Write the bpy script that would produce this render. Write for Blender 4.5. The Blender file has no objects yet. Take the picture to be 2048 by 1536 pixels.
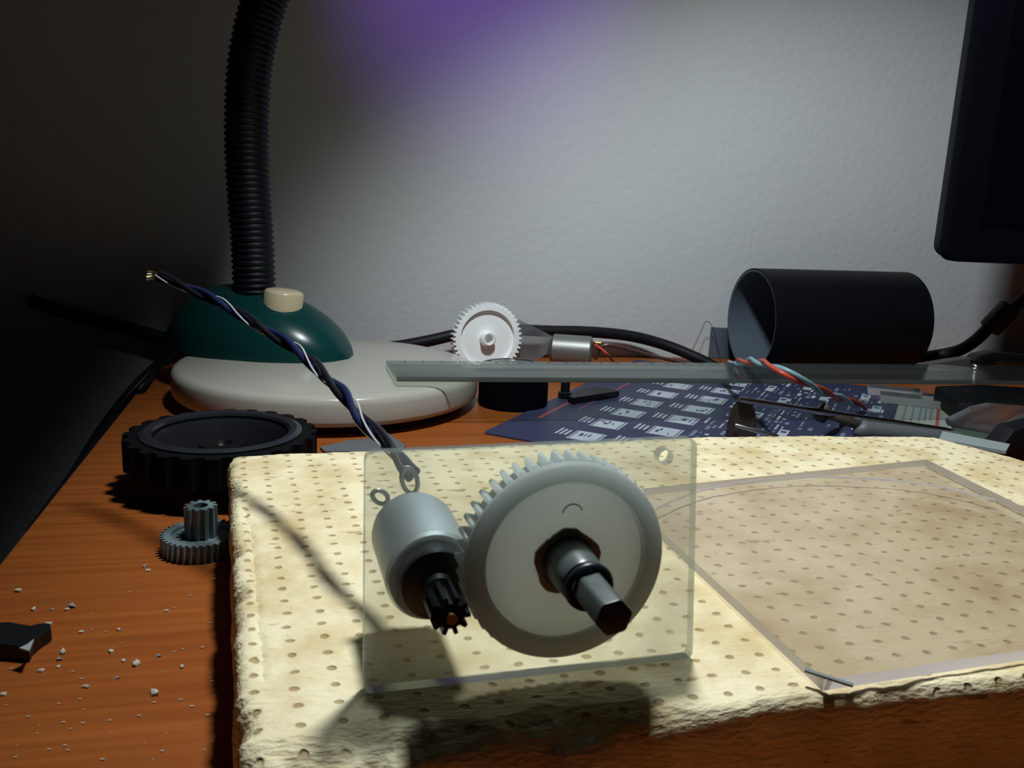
import bpy, bmesh, math, random
from mathutils import Vector, Matrix
random.seed(7)
S = bpy.context.scene
col = S.collection
V = Vector
# ------------------------------------------------------------------ camera
FPX = 1790.0; PITCH = math.radians(12.5); YAW = math.radians(13); ROLL = .045; CH = .125
F0 = V((math.sin(YAW), math.cos(YAW), 0)); RT = V((math.cos(YAW), -math.sin(YAW), 0)); ZZ = V((0, 0, 1))
FW = F0*math.cos(PITCH) - ZZ*math.sin(PITCH); UP = F0*math.sin(PITCH) + ZZ*math.cos(PITCH)
CP = V((0, 0, CH))
cam = bpy.data.cameras.new('camera'); co = bpy.data.objects.new('camera', cam); col.objects.link(co)
cx = RT*math.cos(ROLL) + UP*math.sin(ROLL); cy = -RT*math.sin(ROLL) + UP*math.cos(ROLL)
M = Matrix((cx, cy, -FW)).transposed().to_4x4(); M.translation = CP
co.matrix_world = M
cam.sensor_width = 36; cam.lens = FPX/2048*36; cam.clip_start = .005; cam.clip_end = 20
cam.dof.use_dof = True; cam.dof.focus_distance = .42; cam.dof.aperture_fstop = 60
S.camera = co
# ------------------------------------------------------------------ world, light, exposure
w = bpy.data.worlds.new('world'); S.world = w; w.use_nodes = True
w.node_tree.nodes['Background'].inputs[0].default_value = (.6, .6, .7, 1)
w.node_tree.nodes['Background'].inputs[1].default_value = .004
S.view_settings.view_transform = 'Standard'; S.view_settings.look = 'None'
S.view_settings.gamma = 1; S.view_settings.use_curve_mapping = False
S.view_settings.exposure = 0.0
LP = V((.09, .28, .47)); LA = V((.50, .035, -1)).normalized()
def spot(name, loc, aim, power, colr, size, blend, rad):
    l = bpy.data.lights.new(name, 'SPOT'); l.energy = power; l.color = colr
    l.spot_size = math.radians(size); l.spot_blend = blend; l.shadow_soft_size = rad
    o = bpy.data.objects.new(name, l); col.objects.link(o); o.location = loc
    o.rotation_euler = V(aim).to_track_quat('-Z', 'Y').to_euler()
    return o
spot('lamp_light', LP + LA*.004, LA, 9.3, (.90, .97, 1.0), 118, .53, .024)
spot('added_violet_light', LP + LA*.010, V((.115, .64, .285)) - LP, 2.6, (.36, .16, 1.0), 36, 1.0, .01)  # added violet spot without a known source, tints the upper wall purple

def PZ(x, y, z=0.0):
    return PR(x, y, lambda d: (z - CH)/d.z)
def PY(x, y, Y):
    return PR(x, y, lambda d: Y/d.y)
def PR(x, y, k):
    u = x - 1024; v = y - 768
    a = u*math.cos(ROLL) + v*math.sin(ROLL); b = v*math.cos(ROLL) - u*math.sin(ROLL)
    d = FW + RT*(a/FPX) - UP*(b/FPX)
    return CP + d*k(d)
# ------------------------------------------------------------------ materials
def mat(name, c, rough=.5, metal=0, spec=.5, bump=None, var=None, coat=0, sss=0):
    m = bpy.data.materials.new(name); m.use_nodes = True
    nt = m.node_tree; b = nt.nodes['Principled BSDF']
    b.inputs['Base Color'].default_value = (*c, 1); b.inputs['Roughness'].default_value = rough
    b.inputs['Metallic'].default_value = metal; b.inputs['Specular IOR Level'].default_value = spec
    b.inputs['Coat Weight'].default_value = coat
    if sss:
        b.inputs['Subsurface Weight'].default_value = sss; b.inputs['Subsurface Radius'].default_value = (1, .8, .6)
        b.inputs['Subsurface Scale'].default_value = .004
    tc = nt.nodes.new('ShaderNodeTexCoord')
    if var:
        n = nt.nodes.new('ShaderNodeTexNoise'); n.inputs['Scale'].default_value = var[0]; n.inputs['Detail'].default_value = 5
        nt.links.new(tc.outputs['Object'], n.inputs['Vector'])
        mx = nt.nodes.new('ShaderNodeMix'); mx.data_type = 'RGBA'
        mx.inputs[6].default_value = (*c, 1); mx.inputs[7].default_value = (*[q*var[1] for q in c], 1)
        nt.links.new(n.outputs['Fac'], mx.inputs[0]); nt.links.new(mx.outputs[2], b.inputs['Base Color'])
    if bump:
        n = nt.nodes.new('ShaderNodeTexNoise'); n.inputs['Scale'].default_value = bump[0]; n.inputs['Detail'].default_value = 4
        nt.links.new(tc.outputs['Object'], n.inputs['Vector'])
        bp = nt.nodes.new('ShaderNodeBump'); bp.inputs['Strength'].default_value = bump[2]; bp.inputs['Distance'].default_value = bump[1]
        nt.links.new(n.outputs['Fac'], bp.inputs['Height']); nt.links.new(bp.outputs[0], b.inputs['Normal'])
    return m
def clear(name, tint=(.93, .95, .93), haze=.12, hazecol=(.6, .65, .62), gloss=.06, scratch=0):
    m = bpy.data.materials.new(name); m.use_nodes = True; nt = m.node_tree; nt.nodes.clear()
    N = nt.nodes.new; L = nt.links.new
    out = N('ShaderNodeOutputMaterial'); tr = N('ShaderNodeBsdfTransparent'); tr.inputs[0].default_value = (*tint, 1)
    df = N('ShaderNodeBsdfDiffuse'); df.inputs[0].default_value = (*hazecol, 1)
    gl = N('ShaderNodeBsdfGlossy'); gl.inputs['Roughness'].default_value = .10
    m1 = N('ShaderNodeMixShader'); m1.inputs[0].default_value = haze
    tl = N('ShaderNodeBsdfTranslucent'); tl.inputs[0].default_value = (*[min(1, q*1.4) for q in hazecol], 1)
    hz = N('ShaderNodeMixShader'); hz.inputs[0].default_value = .6; L(df.outputs[0], hz.inputs[1]); L(tl.outputs[0], hz.inputs[2])
    L(tr.outputs[0], m1.inputs[1]); L(hz.outputs[0], m1.inputs[2])
    if scratch:
        tc = N('ShaderNodeTexCoord'); no = N('ShaderNodeTexNoise'); no.inputs['Scale'].default_value = scratch; no.inputs['Detail'].default_value = 6
        L(tc.outputs['Object'], no.inputs['Vector'])
        mr = N('ShaderNodeMapRange'); mr.inputs[1].default_value = .4; mr.inputs[2].default_value = .75
        mr.inputs[3].default_value = haze*.7; mr.inputs[4].default_value = min(1, haze*2.2)
        L(no.outputs['Fac'], mr.inputs[0]); L(mr.outputs[0], m1.inputs[0])
    fr = N('ShaderNodeFresnel'); fr.inputs[0].default_value = 1.48
    m2 = N('ShaderNodeMixShader'); mu = N('ShaderNodeMath'); mu.operation = 'MULTIPLY'; mu.inputs[1].default_value = gloss
    L(fr.outputs[0], mu.inputs[0]); L(mu.outputs[0], m2.inputs[0]); L(m1.outputs[0], m2.inputs[1]); L(gl.outputs[0], m2.inputs[2])
    L(m2.outputs[0], out.inputs[0])
    return m
def milky(name, c, tr=.5, gloss=.06, var=0):
    m = bpy.data.materials.new(name); m.use_nodes = True; nt = m.node_tree; nt.nodes.clear()
    N = nt.nodes.new; L = nt.links.new
    out = N('ShaderNodeOutputMaterial'); d = N('ShaderNodeBsdfDiffuse'); t = N('ShaderNodeBsdfTranslucent'); g = N('ShaderNodeBsdfGlossy'); g.inputs['Roughness'].default_value = .35
    d.inputs[0].default_value = (*c, 1); t.inputs[0].default_value = (*c, 1)
    a = N('ShaderNodeMixShader'); a.inputs[0].default_value = tr; b = N('ShaderNodeMixShader'); b.inputs[0].default_value = gloss
    L(d.outputs[0], a.inputs[1]); L(t.outputs[0], a.inputs[2]); L(a.outputs[0], b.inputs[1]); L(g.outputs[0], b.inputs[2]); L(b.outputs[0], out.inputs[0])
    if var:
        tc = N('ShaderNodeTexCoord'); n = N('ShaderNodeTexNoise'); n.inputs['Scale'].default_value = var; n.inputs['Detail'].default_value = 4
        r = N('ShaderNodeValToRGB'); r.color_ramp.elements[0].position = .3; r.color_ramp.elements[0].color = (*[q*.93 for q in c], 1); r.color_ramp.elements[1].color = (*c, 1)
        L(tc.outputs['Object'], n.inputs['Vector']); L(n.outputs['Fac'], r.inputs[0]); L(r.outputs[0], d.inputs[0])
    return m
def wood(name):
    m = mat(name, (.27, .070, .020), .42, spec=.2)
    nt = m.node_tree; N = nt.nodes.new; L = nt.links.new; b = nt.nodes['Principled BSDF']
    tc = N('ShaderNodeTexCoord'); mp = N('ShaderNodeMapping'); mp.inputs['Scale'].default_value = (6, 160, 10)
    n = N('ShaderNodeTexNoise'); n.inputs['Scale'].default_value = 1.6; n.inputs['Detail'].default_value = 8
    L(tc.outputs['Object'], mp.inputs[0]); L(mp.outputs[0], n.inputs['Vector'])
    r = N('ShaderNodeValToRGB'); r.color_ramp.elements[0].color = (.225, .058, .011, 1); r.color_ramp.elements[1].color = (.35, .100, .020, 1)
    r.color_ramp.elements[0].position = .3; r.color_ramp.elements[1].position = .75
    L(n.outputs['Fac'], r.inputs[0]); L(r.outputs[0], b.inputs['Base Color'])
    return m
def foam_mat():
    m = mat('foam', (.8, .7, .45), .55, spec=.35)
    nt = m.node_tree; N = nt.nodes.new; L = nt.links.new; b = nt.nodes['Principled BSDF']
    tc = N('ShaderNodeTexCoord')
    no = N('ShaderNodeTexNoise'); no.inputs['Scale'].default_value = 110
    L(tc.outputs['Object'], no.inputs['Vector'])
    wob = N('ShaderNodeMix'); wob.data_type = 'VECTOR'; wob.inputs[0].default_value = .0022
    L(tc.outputs['Object'], wob.inputs[4]); L(no.outputs['Color'], wob.inputs[5])
    mp = N('ShaderNodeMapping'); mp.inputs['Scale'].default_value = (1/.0076, 1/.0064, 0); mp.inputs['Rotation'].default_value = (0, 0, math.radians(-4))
    L(wob.outputs[1], mp.inputs[0])
    fr = N('ShaderNodeVectorMath'); fr.operation = 'FRACTION'; L(mp.outputs[0], fr.inputs[0])
    sb = N('ShaderNodeVectorMath'); sb.operation = 'SUBTRACT'; sb.inputs[1].default_value = (.5, .5, 0); L(fr.outputs[0], sb.inputs[0])
    ln = N('ShaderNodeVectorMath'); ln.operation = 'LENGTH'; L(sb.outputs[0], ln.inputs[0])
    dot = N('ShaderNodeMapRange'); dot.interpolation_type = 'SMOOTHSTEP'
    dot.inputs[1].default_value = .07; dot.inputs[2].default_value = .16; dot.inputs[3].default_value = 1; dot.inputs[4].default_value = 0
    L(ln.outputs['Value'], dot.inputs[0])
    sx = N('ShaderNodeSeparateXYZ'); L(tc.outputs['Object'], sx.inputs[0])
    zr = N('ShaderNodeMapRange'); zr.inputs[1].default_value = .0238; zr.inputs[2].default_value = .0256; L(sx.outputs['Z'], zr.inputs[0])
    dm = N('ShaderNodeMath'); dm.operation = 'MULTIPLY'; L(dot.outputs[0], dm.inputs[0]); L(zr.outputs[0], dm.inputs[1]); dot = dm
    n2 = N('ShaderNodeTexNoise'); n2.inputs['Scale'].default_value = 60; n2.inputs['Detail'].default_value = 6; L(tc.outputs['Object'], n2.inputs['Vector'])
    r = N('ShaderNodeValToRGB'); r.color_ramp.elements[0].position = .3; r.color_ramp.elements[0].color = (.70, .54, .27, 1)
    r.color_ramp.elements[1].position = .6; r.color_ramp.elements[1].color = (.93, .82, .53, 1)
    L(n2.outputs['Fac'], r.inputs[0])
    # stray stains
    n3 = N('ShaderNodeTexNoise'); n3.inputs['Scale'].default_value = 190; n3.inputs['Detail'].default_value = 2
    mp3 = N('ShaderNodeMapping'); mp3.inputs['Scale'].default_value = (.6, 1.1, 1); L(tc.outputs['Object'], mp3.inputs[0]); L(mp3.outputs[0], n3.inputs['Vector'])
    st = N('ShaderNodeMapRange'); st.inputs[1].default_value = .68; st.inputs[2].default_value = .74; L(n3.outputs['Fac'], st.inputs[0])
    ma = N('ShaderNodeMath'); ma.operation = 'MAXIMUM'; L(dot.outputs[0], ma.inputs[0]); L(st.outputs[0], ma.inputs[1])
    mu = N('ShaderNodeMath'); mu.operation = 'MULTIPLY'; mu.inputs[1].default_value = .72; L(ma.outputs[0], mu.inputs[0])
    mx = N('ShaderNodeMix'); mx.data_type = 'RGBA'; mx.inputs[7].default_value = (.33, .175, .045, 1)
    L(mu.outputs[0], mx.inputs[0]); L(r.outputs[0], mx.inputs[6]); L(mx.outputs[2], b.inputs['Base Color'])
    # streaky beads relief + dimples
    mp4 = N('ShaderNodeMapping'); mp4.inputs['Scale'].default_value = (.35, 1, 1); L(tc.outputs['Object'], mp4.inputs[0])
    n4 = N('ShaderNodeTexNoise'); n4.inputs['Scale'].default_value = 900; n4.inputs['Detail'].default_value = 3; L(mp4.outputs[0], n4.inputs['Vector'])
    h = N('ShaderNodeMath'); h.operation = 'MULTIPLY_ADD'; h.inputs[1].default_value = -.8; L(dot.outputs[0], h.inputs[0]); L(n4.outputs['Fac'], h.inputs[2])
    bp = N('ShaderNodeBump'); bp.inputs['Strength'].default_value = .8; bp.inputs['Distance'].default_value = .0009
    L(h.outputs[0], bp.inputs['Height']); L(bp.outputs[0], b.inputs['Normal'])
    return m
M = dict(
    wall=mat('wall_plaster', (.60, .62, .63), .9, spec=.1, bump=(170, .0012, .35), var=(9, .93)),
    floor=mat('floor_dark', (.05, .045, .04), .8),
    wood=wood('desk_laminate'), edge=mat('desk_edge', (.12, .035, .015), .6),
    foam=foam_mat(),
    cream=mat('cream_enamel', (.43, .42, .36), .22, spec=.45), button=mat('cream_button', (.62, .53, .34), .3),
    green=mat('dark_green_plastic', (.003, .042, .039), .26, spec=.35), neck=mat('neck_plastic', (.004, .008, .014), .5, spec=.25),
    rubber=mat('black_rubber', (.005, .006, .008), .55, spec=.25),
    black=mat('black_plastic', (.005, .006, .007), .38, spec=.3), satin=mat('black_satin', (.0018, .0022, .005), .7, spec=.05),
    pipe=mat('black_pipe_outside', (.0035, .0045, .006), .5, spec=.15), pipein=mat('grey_pipe_inside', (.075, .10, .125), .5),
    acry=clear('clear_acrylic', (.94, .95, .93), .15, (.60, .62, .58), .7, 60),
    acryedge=clear('acrylic_edge', (.62, .68, .66), .35, (.5, .56, .55), .3),
    sheet=clear('clear_sheet', (.99, .972, .972), .022, (.55, .50, .52), .5, 25),
    sheetedge=milky('sheet_edge', (.80, .78, .80), .75, .1),
    ruler=clear('ruler_plastic', (.88, .92, .89), .05, (.42, .47, .47), 1.0),
    tick=mat('ruler_mark', (.03, .035, .035), 1, spec=0), wheel=mat('black_wheel_plastic', (.004, .004, .005), .6, spec=.1),
    film=clear('clear_film', (.85, .87, .88), .22, (.45, .47, .5), 1.5, 60),
    geargrey=milky('translucent_white_gear', (.82, .86, .84), .72),
    geardisc=milky('white_gear_web', (.97, .98, .97), .86, .03, 90),
    gearwhite=mat('white_nylon', (.92, .95, .95), .35, spec=.5, bump=(120, .0006, .4)),
    shaft=mat('shaft_plastic', (.075, .095, .09), .35, spec=.6), grease=mat('grease', (.34, .36, .33), .5), mark=mat('faint_mark', (.40, .41, .38), .5),
    oring=mat('oring', (.01, .012, .02), .35),
    steel=mat('motor_can_steel', (.80, .93, .95), .47, metal=1.0, var=(80, .85)),
    darksteel=mat('dark_steel', (.10, .12, .12), .4, metal=.7), brass=mat('brass', (.75, .5, .22), .3, metal=1),
    chrome=mat('bright_metal', (.7, .7, .68), .22, metal=1), greygear=mat('grey_gear_plastic', (.14, .19, .20), .45),
    solder=mat('solder_tin', (.35, .37, .36), .4, metal=.7),
    navy=mat('navy_wire', (.012, .02, .07), .3), bwire=mat('black_wire', (.01, .01, .015), .3), white=mat('white_wire', (.55, .55, .53), .35),
    red=mat('red_wire', (.50, .07, .035), .4), lblue=mat('light_blue_wire', (.22, .40, .46), .4), dred=mat('brown_wire', (.10, .05, .04), .4),
    book=mat('blue_cover', (.040, .045, .092), .45, spec=.3), print=mat('print_white', (.42, .47, .52), .6), printd=mat('print_dim', (.16, .19, .28), .6),
    printr=mat('print_red', (.30, .07, .07), .6), printg=mat('print_panel', (.30, .33, .27), .6), printe=mat('print_green', (.06, .10, .07), .6),
    ink=mat('print_ink', (.05, .06, .14), .6), page=mat('page_edge', (.4, .42, .45), .8),
    brown=mat('worn_brown_metal', (.10, .075, .06), .45, metal=.5), greyp=mat('grey_plastic', (.12, .13, .14), .5),
    card=mat('grey_card', (.30, .34, .34), .6), crumb=mat('foam_crumb', (.50, .46, .38), .8), dust=mat('foam_dust', (.36, .31, .25), .8), crumbd=mat('grey_crumb', (.22, .24, .26), .8),
    shade=mat('lamp_shade_enamel', (.02, .12, .11), .35), bulb=mat('bulb_glass', (.9, .9, .9), .3), screen=mat('screen_glass', (.0015, .0015, .004), .5, spec=.05),
)
# ------------------------------------------------------------------ mesh helpers
def link(name, me, parent=None, smooth=None):
    o = bpy.data.objects.new(name, me); col.objects.link(o)
    if parent: o.parent = parent
    return o
def tag(o, label=None, cat=None, group=None, kind=None):
    if label: o['label'] = label
    if cat: o['category'] = cat
    if group: o['group'] = group
    if kind: o['kind'] = kind
    return o
def thing(name, loc, label, cat, rz=0, group=None):
    o = bpy.data.objects.new(name, None); col.objects.link(o); o.location = loc; o.rotation_euler = (0, 0, rz)
    o.empty_display_size = .01
    return tag(o, label, cat, group)
def finish(name, bm, m, parent=None, mw=None, smooth=30, bevel=0, world=False):
    if mw is not None: bmesh.ops.transform(bm, matrix=mw, verts=bm.verts)
    if world and parent is not None:
        pm = Matrix.Translation(parent.location) @ parent.rotation_euler.to_matrix().to_4x4()
        bmesh.ops.transform(bm, matrix=pm.inverted(), verts=bm.verts)
    bmesh.ops.recalc_face_normals(bm, faces=bm.faces)
    if bevel:
        es = [e for e in bm.edges if len(e.link_faces) == 2 and e.calc_face_angle(0) > .6]
        bmesh.ops.bevel(bm, geom=es, offset=bevel, segments=2, affect='EDGES', profile=.6)
    me = bpy.data.meshes.new(name); bm.to_mesh(me); bm.free()
    ms = m if isinstance(m, (list, tuple)) else [m]
    for q in ms: me.materials.append(q)
    if smooth:
        me.polygons.foreach_set('use_smooth', [True]*len(me.polygons))
        try: me.set_sharp_from_angle(angle=math.radians(smooth))
        except Exception: pass
    return link(name, me, parent)
def box_bm(x0, x1, y0, y1, z0, z1, bm=None):
    bm = bm or bmesh.new()
    v = [bm.verts.new(p) for p in ((x0,y0,z0),(x1,y0,z0),(x1,y1,z0),(x0,y1,z0),(x0,y0,z1),(x1,y0,z1),(x1,y1,z1),(x0,y1,z1))]
    for f in ((0,3,2,1),(4,5,6,7),(0,1,5,4),(1,2,6,5),(2,3,7,6),(3,0,4,7)): bm.faces.new([v[i] for i in f])
    return bm
def prism_bm(poly, z0, z1, bm=None, hole=None, edge_mat=0):
    """polygon (2D) extruded z0..z1"""
    bm = bm or bmesh.new(); n = len(poly)
    a = [bm.verts.new((p[0], p[1], z0)) for p in poly]; b = [bm.verts.new((p[0], p[1], z1)) for p in poly]
    bm.faces.new(a[::-1]); bm.faces.new(b)
    for i in range(n):
        f = bm.faces.new((a[i], a[(i+1) % n], b[(i+1) % n], b[i])); f.material_index = edge_mat
    return bm
def lathe_bm(prof, seg=48, closed=False, bm=None):
    """prof: list of (r,z), revolve about z"""
    bm = bm or bmesh.new(); rings = []
    for r, z in prof:
        if r < 1e-6: rings.append([bm.verts.new((0, 0, z))])
        else: rings.append([bm.verts.new((r*math.cos(2*math.pi*i/seg), r*math.sin(2*math.pi*i/seg), z)) for i in range(seg)])
    pr = list(zip(rings, rings[1:])) + ([(rings[-1], rings[0])] if closed else [])
    for A, B in pr:
        for i in range(seg):
            j = (i+1) % seg
            if len(A) == 1 and len(B) == 1: continue
            if len(A) == 1: bm.faces.new((A[0], B[i], B[j]))
            elif len(B) == 1: bm.faces.new((A[i], A[j], B[0]))
            else: bm.faces.new((A[i], A[j], B[j], B[i]))
    return bm
def gear_bm(rt, rr, n, z0, z1, rin, bm=None, twist=0, duty=(.30, .14)):
    """toothed ring: outline with n teeth, inner radius rin"""
    bm = bm or bmesh.new()
    lay = []
    for k, z in enumerate((z0, z1)):
        o = []; i_ = []
        for t in range(n):
            c = 2*math.pi*(t + k*twist)/n; p = 2*math.pi/n
            for (r, d) in ((rr, -.5), (rr, -duty[0]), ((rt+rr)/2, -(duty[0]+duty[1])/2 - .01), (rt, -duty[1]), (rt, duty[1]), ((rt+rr)/2, (duty[0]+duty[1])/2 + .01), (rr, duty[0])):
                a = c + d*p; o.append(bm.verts.new((r*math.cos(a), r*math.sin(a), z))); i_.append(bm.verts.new((rin*math.cos(a), rin*math.sin(a), z)))
        lay.append((o, i_))
    N = n*7
    (o0, i0), (o1, i1) = lay
    for i in range(N):
        j = (i+1) % N
        bm.faces.new((o0[i], o0[j], o1[j], o1[i])); bm.faces.new((i0[j], i0[i], i1[i], i1[j]))
        bm.faces.new((o1[i], o1[j], i1[j], i1[i])); bm.faces.new((o0[j], o0[i], i0[i], i0[j]))
    return bm
def smooth_path(pts, n=8):
    P = [V(p) for p in pts]; out = []
    for i in range(len(P)-1):
        p0 = P[max(i-1, 0)]; p1 = P[i]; p2 = P[i+1]; p3 = P[min(i+2, len(P)-1)]
        for k in range(n):
            t = k/n
            out.append(.5*((2*p1) + (p2-p0)*t + (2*p0-5*p1+4*p2-p3)*t*t + (3*p1-p0-3*p2+p3)*t**3))
    out.append(P[-1]); return out
def frames(P):
    T = [(P[min(i+1, len(P)-1)] - P[max(i-1, 0)]).normalized() for i in range(len(P))]
    n = T[0].orthogonal().normalized(); R = []
    for t in T:
        n = (n - t*n.dot(t)).normalized(); R.append((t, n, t.cross(n)))
    return R
def tube_bm(P, rad, seg=12, bm=None):
    bm = bm or bmesh.new(); FR = frames(P); rings = []
    for i, (p, (t, a, b)) in enumerate(zip(P, FR)):
        r = rad(i) if callable(rad) else rad
        rings.append([bm.verts.new(p + a*(r*math.cos(2*math.pi*k/seg)) + b*(r*math.sin(2*math.pi*k/seg))) for k in range(seg)])
    for A, B in zip(rings, rings[1:]):
        for k in range(seg): bm.faces.new((A[k], A[(k+1) % seg], B[(k+1) % seg], B[k]))
    bm.faces.new(rings[0][::-1]); bm.faces.new(rings[-1])
    return bm
def resample(P, step):
    out = [P[0]]; acc = 0
    for a, b in zip(P, P[1:]):
        L = (b-a).length; d = step-acc
        while d <= L:
            out.append(a.lerp(b, d/L)); d += step
        acc = L-(d-step)
    out.append(P[-1]); return out
def strand(P, off, pitch, phase, wob=None):
    FR = frames(P); s = 0; out = []
    for i, p in enumerate(P):
        if i: s += (P[i]-P[i-1]).length
        a = phase + 2*math.pi*s/pitch
        o = off*(wob(s) if wob else 1)
        out.append(p + FR[i][1]*(o*math.cos(a)) + FR[i][2]*(o*math.sin(a)))
    return out
RX = Matrix.Rotation(math.pi/2, 4, 'X')      # z axis -> -y axis (towards the viewer)
# ------------------------------------------------------------------ setting
WY = .642
tag(finish('wall_back', box_bm(-.7, 1.2, WY, WY+.08, -.75, 1.2), M['wall'], smooth=0), kind='structure')
tag(finish('floor', box_bm(-.7, 1.2, -.7, WY+.08, -.80, -.75), M['floor'], smooth=0), kind='structure')
desk = thing('desk', (.35, .26, -.75), 'reddish brown laminate desk under all the gears and tools', 'desk')
finish('desktop', box_bm(-.097, .80, .085, .6405, -.022, 0), M['wood'], desk, smooth=0, bevel=.0008, world=True)
for x in (-.08, .76): finish('side_panel', box_bm(x, x+.018, .10, .62, -.75, -.022), M['edge'], desk, smooth=0, world=True)
# ------------------------------------------------------------------ foam block
def foam_block():
    from mathutils import noise
    T = .027; r = .003
    nx, ny = 330, 200
    bm = bmesh.new(); G = []
    def left(v): # v 0 front .. 1 back
        return -.0120 + (-.0285+.0120)*v + .0011*noise.noise(V((v*40, 3, 0))) + .0007*noise.noise(V((v*120, 7, 0)))
    def right(v): return .325
    def frontY(x): return .1385 + .006*max(0, min(1, (x+.012)/.11)) + .0012*noise.noise(V((x*70, 1, 2))) + .0008*noise.noise(V((x*210, 5, 2)))
    def backY(x):
        y = .3195 + .012*max(0, min(1, (x+.03)/.19)) - .10*max(0, x-.20)
        if x > .262: y -= 2.2*(x-.262)
        return y + .0007*noise.noise(V((x*90, 9, 1)))
    for j in range(ny+1):
        v = j/ny; row = []
        for i in range(nx+1):
            u = i/nx
            x = left(v)*(1-u) + right(v)*u
            y0 = frontY(x); y1 = backY(x)
            y = y0 + (y1-y0)*v
            d = min(x-left(v), y-y0, y1-y, right(v)-x)
            df = y-y0; z = T
            rr = r*(1 + .5*noise.noise(V((x*60, y*60, 0))))
            if d < rr: z -= rr - math.sqrt(max(0, rr*rr-(rr-d)**2))
            z += .00022*noise.noise(V((x*180, y*260, 0))) + .00018*noise.noise(V((x*420, y*700, 3)))
            # broken front lip
            q = noise.noise(V((x*45, y*25, 5))) + .45*noise.noise(V((x*160, y*110, 8)))
            wl = .10 + .90*max(0, min(1, (.085-x)/.035))
            lip = (.0075 + .004*q)*wl
            if df < lip: z -= min(.006, (lip-df)*.55*(1+.6*noise.noise(V((x*300, y*300, 1)))))
            # chipped left rim
            dl = x-left(v); g = noise.noise(V((y*75, 11, 4)))
            if dl < .0035 and g > .12: z -= (.0035-dl)*1.1*min(1, (g-.12)*5)
            if abs(dl-.0050-.0008*noise.noise(V((y*60, 2, 2)))) < .0006 and .15 < v < .75: z -= .0006
            row.append(bm.verts.new((x, y, z)))
        G.append(row)
    for j in range(ny):
        for i in range(nx): bm.faces.new((G[j][i], G[j][i+1], G[j+1][i+1], G[j+1][i]))
    loop = [G[0][i] for i in range(nx+1)] + [G[j][nx] for j in range(1, ny+1)] + [G[ny][i] for i in range(nx-1, -1, -1)] + [G[j][0] for j in range(ny-1, 0, -1)]
    prev = loop; K = 8; z_b = .0012
    for k in range(1, K+1):
        t = k/K; cur = []
        for idx, v0 in enumerate(loop):
            z = v0.co.z*(1-t) + z_b*t
            nz = .0006*noise.noise(V((v0.co.x*110, v0.co.y*110, z*160)))
            uc = .0062*min(1, max(0, (.017-z)/.006))*min(1, max(0, (v0.co.y-.272)/.012))*(1 if v0.co.x < -.005 else 0)
            cur.append(bm.verts.new((v0.co.x + nz + uc, v0.co.y + nz*(1 if idx > nx else .8), z)))
        for i in range(len(loop)):
            j = (i+1) % len(loop); bm.faces.new((prev[i], prev[j], cur[j], cur[i]))
        prev = cur
    bm.faces.new(prev)
    o = finish('foam_block', bm, M['foam'], smooth=50)
    tag(o, 'large cream foam block with rows of small dents, lying at the front of the desk', 'foam block')
foam_block()
# ------------------------------------------------------------------ gear motor in front
TZ = .0272
A = thing('gear_motor', (.045, .1604, TZ), 'clear plate with big milky gear, grey shaft and small motor, standing on the foam block', 'gear motor', math.radians(3.1))
def plate_with_hole(poly, holes, y0, y1, seg=28):
    """flat plate in xz plane with round holes, through thickness y0..y1"""
    bm = bmesh.new(); t = (y0, y1); loops = []
    edges = []
    vs = [bm.verts.new((p[0], y0, p[1])) for p in poly]
    edges += [bm.edges.new((vs[i], vs[(i+1) % len(vs)])) for i in range(len(vs))]
    for (hx, hz, hr) in holes:
        hv = [bm.verts.new((hx+hr*math.cos(2*math.pi*k/seg), y0, hz+hr*math.sin(2*math.pi*k/seg))) for k in range(seg)]
        edges += [bm.edges.new((hv[i], hv[(i+1) % seg])) for i in range(seg)]
    bmesh.ops.triangle_fill(bm, use_beauty=True, edges=edges)
    g = bmesh.ops.extrude_face_region(bm, geom=bm.faces[:])
    for e in g['geom']:
        if isinstance(e, bmesh.types.BMVert): e.co.y = y1
    for f in bm.faces:
        f.normal_update()
        if abs(f.normal.y) < .5: f.material_index = 1
    return bm
def rounded(poly, r, n=4):
    out = []; N = len(poly)
    for i in range(N):
        p = V(poly[i]); a = (V(poly[i-1])-p); b = (V(poly[(i+1) % N])-p)
        a = a.normalized()*r; b = b.normalized()*r
        for k in range(n+1):
            t = k/n; out.append(tuple((p+a)*(1-t)**2 + 2*p*t*(1-t) + (p+b)*t*t))
    return out
ppoly = rounded([(-.0352, 0), (.0352, 0), (.0315, .0493), (-.0353, .0488)], .0018)
finish('mounting_plate', plate_with_hole(ppoly, [(.0250, .0456, .0016), (.0027, .0281, .0050)], 0, .0028), [M['acry'], M['acryedge']], A, smooth=0)
GC = V((.0020, 0, .0281))
def at_axis(c, y):       # local matrix: builder z axis points to -y, origin at (c.x, y, c.z)
    return Matrix.Translation((c.x, y, c.z)) @ RX
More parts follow.
